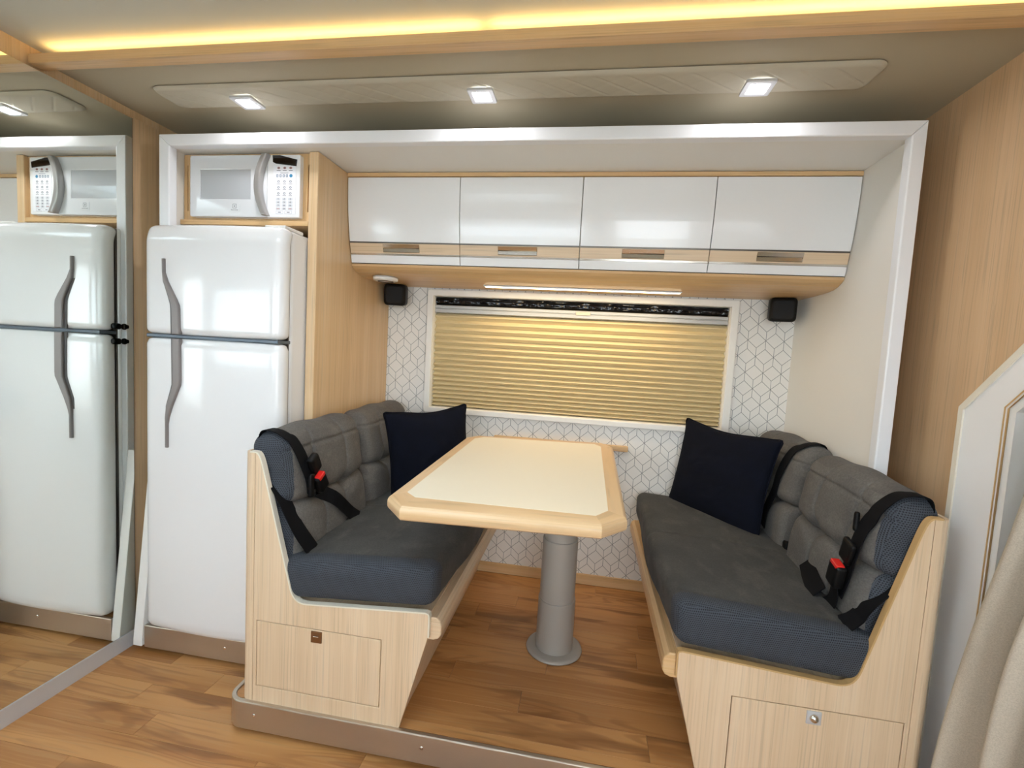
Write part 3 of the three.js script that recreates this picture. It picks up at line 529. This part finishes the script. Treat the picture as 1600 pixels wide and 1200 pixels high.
for (const [z0, z1, R, label] of [[0.476, 0.956, false, 'tufted grey back cushion on the left bench, near end beside the fridge'], [0.006, 0.466, false, 'tufted grey back cushion on the left bench by the wallpaper, half behind a pillow'], [0.478, 0.956, true, 'tufted grey back cushion on the right bench, near end with buckle'], [0.006, 0.466, true, 'tufted grey back cushion on the right bench by the wallpaper, behind a pillow']]) {
  const c = thing('back_cushion', label, 'cushion', [R ? 2.37 : 0.74, 0.52, (z0 + z1) / 2]);
  const [a, b] = splitBy(backCushion(z0, z1, R, (R ? 2 : 0) + (z0 > 0.2 ? 0 : 1)), (n, m) => z1 > 0.9 && m.z > z1 - 0.03 - 0.012 * Math.sin(m.y * 9));
  const k = part('suede_cover', a, M.suede, c, 'z'); backs.push([k]);
  if (z1 > 0.9) { const e = part('end_fabric', b, M.mesh, c, 'x'); e.userData.label = 'blue-grey dotted mesh end'; backs.at(-1).push(e); }
}

// throw pillows
function pillow(name, label, w, h, t, at, ux, uy, s) {
  const nx = 48, ny = 48, pos = [], idx = [], U = new THREE.Vector3(...ux).normalize(), V = new THREE.Vector3(...uy); V.addScaledVector(U, -V.dot(U)).normalize(); const N = U.clone().cross(V);
  for (const k of [1, -1]) for (let j = 0; j <= ny; j++) for (let i = 0; i <= nx; i++) {
    const a = 2 * i / nx - 1, b = 2 * j / ny - 1, fa = 1 - a * a, fb = 1 - b * b, th = t * Math.pow(Math.max(0, fa), 0.45) * Math.pow(Math.max(0, fb), 0.45);
    const pa = a * w / 2 * (1 - 0.07 * fb), pb = b * h / 2 * (1 - 0.07 * fa - 0.02 * Math.sin(a * 4 + s)), wr = fa * fb * 0.012 * (fbm(i / nx, j / ny, 5, 7, 3, s * 13 + 2) - 0.5) + 0.006 * Math.sqrt(fa * fb) * Math.sin(9 * (a + 0.6 * b) + s) * Math.abs(a * b);
    const q = new THREE.Vector3(...at).addScaledVector(U, pa).addScaledVector(V, pb).addScaledVector(N, k * (th + wr)); pos.push(q.x, q.y, q.z);
  }
  const o2 = (nx + 1) * (ny + 1); for (let j = 0; j < ny; j++) for (let i = 0; i < nx; i++) { const a = j * (nx + 1) + i, b = a + 1, c = a + nx + 1, d = c + 1; idx.push(a, b, d, a, d, c, o2 + a, o2 + d, o2 + b, o2 + a, o2 + c, o2 + d); }
  let g = new THREE.BufferGeometry(); g.setAttribute('position', new THREE.Float32BufferAttribute(pos, 3)); g.setIndex(idx); g = mergeVertices(g, 1e-5); g.computeVertexNormals();
  const p = thing(name, label, 'pillow', at); part('pillow_cover', g, M.navy, p, 'y');
  const pts = []; for (const [a, b] of [[-1, -1], [1, -1], [1, 1], [-1, 1]]) for (let i = 0; i < 10; i++) { const e = { '-1,-1': [-1 + i / 5, -1], '1,-1': [1, -1 + i / 5], '1,1': [1 - i / 5, 1], '-1,1': [-1, 1 - i / 5] }[[a, b]]; const fa = 1 - e[0] ** 2, fb = 1 - e[1] ** 2; pts.push(new THREE.Vector3(...at).addScaledVector(U, e[0] * w / 2 * (1 - 0.07 * fb)).addScaledVector(V, e[1] * h / 2 * (1 - 0.07 * fa - 0.02 * Math.sin(e[0] * 4 + s)))); }
  part('seam_piping', new THREE.TubeGeometry(new THREE.CatmullRomCurve3(pts, true), 160, 0.0025, 6, true), M.navy, p, 'y');
  return p;
}
pillow('throw_pillow', 'navy throw pillow in the left bench corner, half hidden by the table', 0.34, 0.385, 0.055, [0.985, 0.703, 0.295], [0.85, 0.1, -0.5], [0, 1, -0.1], 1);
pillow('throw_pillow', 'navy throw pillow standing on the right bench against the grey back cushion', 0.43, 0.38, 0.055, [2.150, 0.705, 0.20], [0.61, -0.03, 0.79], [0.17, 1, -0.09], 2);

// ---------------------------------------------------------------- table
{
  const t = thing('dinette_table', 'table with cream top, oak border and clipped corners on a grey pedestal', 'table', [1.555, YS, 0.5]);
  const O = [[1.161, 1.116], [1.218, 1.181], [1.663, 1.155], [1.721, 1.089], [1.7285, 0.274], [1.686, 0.205], [1.182, 0.275], [1.146, 0.330]];
  const I = [[1.194, 1.075], [1.226, 1.106], [1.650, 1.099], [1.679, 1.055], [1.680, 0.295], [1.656, 0.254], [1.213, 0.304], [1.186, 0.345]];
  const yT = 0.80, th = 0.034;
  // a strip of border: cross-section from the inlay out to a rounded nose
  const sec = [[0, yT - th], [0, yT]]; { const r = 0.013; sec.push([-r, yT]); for (let i = 1; i <= 5; i++) { const a = Math.PI / 2 * i / 5; sec.push([-r + r * Math.sin(a), yT - r + r * Math.cos(a)]); } for (let i = 0; i <= 5; i++) { const a = Math.PI / 2 * i / 5; sec.push([-r + r * Math.cos(a), yT - th + r - r * Math.sin(a)]); } }
  O.forEach((o0, i) => {
    const j = (i + 1) % 8, o1 = O[j], a0 = I[i], a1 = I[j], pos = [], uv = [], L = Math.hypot(o1[0] - o0[0], o1[1] - o0[1]), W = Math.hypot(o0[0] - a0[0], o0[1] - a0[1]), ou = rnd(), ov = rnd();
    const P = (k, e) => { const [s, y] = sec[k], A = e ? a1 : a0, B = e ? o1 : o0; if (k < 2) return [A[0], y, A[1]]; const D = Math.hypot(B[0] - A[0], B[1] - A[1]), f = 1 + s / Math.max(D, 0.03); return [lerp(A[0], B[0], f), y, lerp(A[1], B[1], f)]; };
    const n = sec.length; const T = (a, b, c) => { for (const [k, e] of [a, b, c]) { pos.push(...P(k, e)); uv.push(ou + (e ? L : 0), ov + k * 0.008); } };
    for (let k = 0; k < n; k++) { const m = (k + 1) % n; T([k, 0], [k, 1], [m, 1]); T([k, 0], [m, 1], [m, 0]); }
    for (let k = 1; k < n - 1; k++) { T([0, 0], [k, 0], [k + 1, 0]); T([0, 1], [k + 1, 1], [k, 1]); }
    let g = new THREE.BufferGeometry(); g.setAttribute('position', new THREE.Float32BufferAttribute(pos, 3)); g.setAttribute('uv', new THREE.Float32BufferAttribute(uv, 2)); g.computeVertexNormals(); g = toCreasedNormals(g, 0.7);
    part('border_strip', g, M.oakTable, t, null);
  });
  part('tabletop', exY(I.map((p) => p), yT - 0.028, yT + 0.0004, 0.0005), M.laminate, t, 'x');
  const lathe = (pts) => new THREE.LatheGeometry(pts.map((p) => new THREE.Vector2(...p)), 56).translate(1.555, 0, 0.512);
  const ped = part('pedestal', lathe([[0.066, YS + 0.008], [0.066, 0.285], [0.0655, 0.288], [0.0625, 0.288], [0.0625, 0.2865]]), M.greyPaint, t, null);
  part('middle_tube', lathe([[0.0622, 0.28], [0.0622, 0.503], [0.0616, 0.506], [0.058, 0.506]]), M.greyPaint, ped, null);
  part('upper_tube', lathe([[0.0575, 0.50], [0.0575, 0.76], [0.09, 0.762], [0.09, 0.771]]), M.greyPaint, ped, null);
  part('base_plate', lathe([[0, YS + 0.0005], [0.099, YS + 0.0005], [0.1, YS + 0.004], [0.098, YS + 0.009], [0.09, YS + 0.0115], [0.066, YS + 0.0125], [0, YS + 0.0125]]), M.greyPaint, t, null);
}

// ---------------------------------------------------------------- seat belts
scene.updateMatrixWorld(true);
const caster = new THREE.Raycaster();
function onBack(i, y, z, off) {       // the point on the front of back cushion i at this height and depth
  const R = i > 1; caster.set(new THREE.Vector3(XM, y, z), new THREE.Vector3(R ? 1 : -1, 0, 0));
  const h = caster.intersectObjects(backs[i], false)[0]; return [(h ? h.point.x : R ? 2.32 : 0.79) + (R ? -off : off), y, z];
}
function onTop(i, x, z, off) { caster.set(new THREE.Vector3(x, 1.2, z), new THREE.Vector3(0, -1, 0)); const h = caster.intersectObjects(backs[i], false)[0]; return [x, (h ? h.point.y : 0.885) + off, z]; }
const NX = (n, k) => Array(n).fill([k, 0.15, 0]), OVER = (k) => [[-k, 0.2, 0], [-0.5 * k, 1, 0], [0, 1, 0], [0.6 * k, 1, 0], [k, 0.5, 0]];   // faces of a strap laid over a cushion
function buckle(belt, at, nx, tilt, size = 1) {   // block with a red release button on its top face
  const place = (g) => g.rotateX(tilt).translate(...at);
  const b = part('buckle', place(blob(0.026 * size, 0.062 * size, 0.044 * size, 0.008, [6, 10, 8])), M.black, belt, null);
  part('release_button', place(rbox(-0.009 * size, 0.011 * size, 0.020 * size, 0.0335 * size, -0.016 * size, 0.016 * size, 0.003).translate(nx * 0.004, 0, 0)), M.red, b, null);
  return b;
}
{
  const b = thing('seat_belt', 'black lap belt with red buckle over the near back cushion of the left bench', 'seat belt', [0.8, 0.5, 0.8]);
  const p = [[0.684, 0.80, 0.915], onTop(0, 0.69, 0.915, 0.004), onTop(0, 0.725, 0.912, 0.004), onTop(0, 0.755, 0.907, 0.004), onBack(0, 0.86, 0.90, 0.004), onBack(0, 0.82, 0.888, 0.005), onBack(0, 0.78, 0.876, 0.006), onBack(0, 0.74, 0.868, 0.008), onBack(0, 0.70, 0.864, 0.008)];
  part('strap', ribbon(p, [...OVER(1), ...NX(4, 1)], 0.042, 0.0022), M.webbing, b, 'y');
  part('tongue', blob(0.024, 0.058, 0.042, 0.009, [6, 8, 8]).rotateX(0.5).translate(...onBack(0, 0.782, 0.848, 0.016)), M.black, b, null);
  part('adjuster', blob(0.014, 0.07, 0.02, 0.005, [4, 8, 4]).translate(...onBack(0, 0.72, 0.872, 0.012)), M.black, b, null);
  buckle(b, onBack(0, 0.722, 0.832, 0.018), 1, 0.55);
  const q = [onBack(0, 0.705, 0.822, 0.014), onBack(0, 0.68, 0.79, 0.010), onBack(0, 0.645, 0.745, 0.007), onBack(0, 0.60, 0.69, 0.006), onBack(0, 0.555, 0.635, 0.006), [0.836, 0.532, 0.61]];
  part('lower_strap', ribbon(q, NX(6, 1), 0.046, 0.0024), M.webbing, b, 'y');
  const r = [[0.742, 0.74, 0.943], [0.778, 0.69, 0.946], onBack(0, 0.61, 0.932, 0.012), [0.838, 0.53, 0.893]];
  part('end_strap', ribbon(r, NX(4, 1), 0.05, 0.0022), M.webbing, b, 'y');
}
{
  const b = thing('seat_belt', 'black lap belt with upright red buckle on the near back cushion of the right bench', 'seat belt', [2.3, 0.5, 0.8]);
  const p = [[2.428, 0.80, 0.915], onTop(2, 2.42, 0.915, 0.004), onTop(2, 2.385, 0.912, 0.004), onTop(2, 2.362, 0.907, 0.004), onBack(2, 0.825, 0.90, 0.004), onBack(2, 0.80, 0.894, 0.005), onBack(2, 0.77, 0.882, 0.006), onBack(2, 0.72, 0.876, 0.008), onBack(2, 0.65, 0.868, 0.010), onBack(2, 0.58, 0.855, 0.009)];
  part('strap', ribbon(p, [...OVER(-1), ...NX(5, -1)], 0.044, 0.0022), M.webbing, b, 'y');
  part('tongue', blob(0.014, 0.06, 0.046, 0.005, [4, 8, 8]).rotateX(0.3).translate(...onBack(2, 0.70, 0.868, 0.02)), M.black, b, null);
  part('adjuster', blob(0.012, 0.05, 0.012, 0.004, [4, 8, 4]).translate(...onBack(2, 0.775, 0.856, 0.010)), M.black, b, null);
  buckle(b, onBack(2, 0.635, 0.862, 0.026), -1, 0.25, 1.05);
  const q = [onBack(2, 0.61, 0.856, 0.022), onBack(2, 0.58, 0.846, 0.012), onBack(2, 0.545, 0.832, 0.009), [2.28, 0.53, 0.82], [2.276, 0.522, 0.81]];
  part('lower_strap', ribbon(q, NX(5, -1), 0.044, 0.0024), M.webbing, b, 'y');
  const r = [[2.365, 0.68, 0.94], [2.338, 0.64, 0.942], onBack(2, 0.60, 0.94, 0.008), onBack(2, 0.565, 0.93, 0.008), [2.278, 0.54, 0.922], [2.27, 0.526, 0.912]];
  part('end_strap', ribbon(r, NX(6, -1), 0.05, 0.0022), M.webbing, b, 'y');
  part('tail_strap', ribbon([[2.294, 0.578, 0.655], [2.278, 0.566, 0.715], [2.27, 0.556, 0.76], [2.264, 0.55, 0.80]], Array(4).fill([-0.8, 0.6, 0]), 0.05, 0.003), M.webbing, b, 'y');
}
{
  const b = thing('seat_belt', 'black strap over the far back cushion of the right bench beside the pillow', 'seat belt', [2.3, 0.5, 0.4]);
  const p = [[2.428, 0.80, 0.405], onTop(3, 2.42, 0.405, 0.004), onTop(3, 2.385, 0.40, 0.004), onTop(3, 2.355, 0.393, 0.004), onBack(3, 0.86, 0.38, 0.004), onBack(3, 0.82, 0.365, 0.005), onBack(3, 0.76, 0.35, 0.006), onBack(3, 0.70, 0.335, 0.007), onBack(3, 0.62, 0.32, 0.007), onBack(3, 0.56, 0.31, 0.006)];
  part('strap', ribbon(p, [...OVER(-1), ...NX(5, -1)], 0.046, 0.0022), M.webbing, b, 'y');
  part('stub', blob(0.02, 0.05, 0.03, 0.006, [4, 6, 4]).translate(...onBack(3, 0.538, 0.458, 0.008)), M.black, b, null);
}

// ---------------------------------------------------------------- white partition with curtained opening on the right wall
{
  const c = thing('berth_partition', 'glossy white panel with clipped corner and oak-lined opening behind the right bench', 'panel', [2.5, 0, 1.5]);
  const xa = 2.488, xb = XR - 0.0005;
  const out = [[0.887, 0.002], [2.85, 0.002], [2.85, 1.62], [1.43, 1.62], [0.887, 1.085]], hol = [[1.006, 0.08], [2.7, 0.08], [2.7, 1.45], [1.36, 1.45], [1.006, 1.098]];
  const neg = (h) => h.map(([z, y]) => [-z, y]);
  part('panel', exX(out, xa, xb, 0.006, [neg(hol)], 3), M.whiteGloss, c, 'y');
  const band = (pl, off, w, x0, x1) => { const n = pl.length, mk = (o) => pl.map((p, i) => { const a = pl[(i + n - 1) % n], b = pl[(i + 1) % n]; const d0 = [p[0] - a[0], p[1] - a[1]], d1 = [b[0] - p[0], b[1] - p[1]], l0 = Math.hypot(...d0), l1 = Math.hypot(...d1), n0 = [-d0[1] / l0, d0[0] / l0], n1 = [-d1[1] / l1, d1[0] / l1], k = o / (1 + n0[0] * n1[0] + n0[1] * n1[1]); return [p[0] + (n0[0] + n1[0]) * k, p[1] + (n0[1] + n1[1]) * k]; }); return exX(mk(off), x0, x1, 0.0015, [neg(mk(off + w))]); };
  part('outer_trim', band(out, -0.002, 0.014, xa - 0.005, xa + 0.02), M.edgeBand, c, 'y');
  part('opening_lining', band(hol, -0.001, 0.0028, xa - 0.002, xb - 0.01), M.edgeGold, c, 'y');
  part('opening_lip', band(hol, 0.003, 0.016, xa + 0.006, xb - 0.012), M.whiteSatin, c, 'y');
  part('recess_back', box(xb - 0.008, xb, 0.07, 1.46, 1.0, 2.71), M.creamWall, c, 'y');
  const k = thing('curtain', 'beige curtain in heavy folds hanging from the opening at the right edge', 'curtain', [2.47, 0.03, 1.2]);
  const nz = 130, ny = 60, pos = [], idx = [], edge = (y) => lerp(0.985, 1.09, sstep(0.2, 0.92, y)) ;
  const P = (i, j, s) => {
    const y = lerp(0.03, 1.40, j / ny), z0 = edge(y), z = z0 + (1.75 - z0) * i / nz, a = (z - z0), fl = 1 - sstep(0.6, 1.15, y);
    const w = -0.026 * Math.cos((a - 0.028 - 0.012 * Math.sin(y * 3)) * 6.283 / lerp(0.105, 0.085, y / 1.4)) + 0.006 * Math.sin(a * 97 + y * 5 + 1), x = 2.470 - 0.020 * fl + w * (0.5 + 0.5 * fl) + 0.028 * sstep(0.85, 1.2, y);
    return [Math.min(x, 2.515) + s * 0.0015, y, z + 0.012 * Math.sin(y * 7)];
  };
  for (const s of [-1, 1]) for (let j = 0; j <= ny; j++) for (let i = 0; i <= nz; i++) pos.push(...P(i, j, s));
  const o = (nz + 1) * (ny + 1); for (let j = 0; j < ny; j++) for (let i = 0; i < nz; i++) { const a = j * (nz + 1) + i, b = a + 1, d = a + nz + 1, e = d + 1; idx.push(a, b, e, a, e, d, o + a, o + e, o + b, o + a, o + d, o + e); }
  for (let j = 0; j < ny; j++) { const a = j * (nz + 1), d = a + nz + 1; idx.push(a, d, o + d, a, o + d, o + a); }
  const g = new THREE.BufferGeometry(); g.setAttribute('position', new THREE.Float32BufferAttribute(pos, 3)); g.setIndex(idx); g.computeVertexNormals();
  part('drape', g, M.curtain, k, 'y');
}

renderer.render(scene, camera);
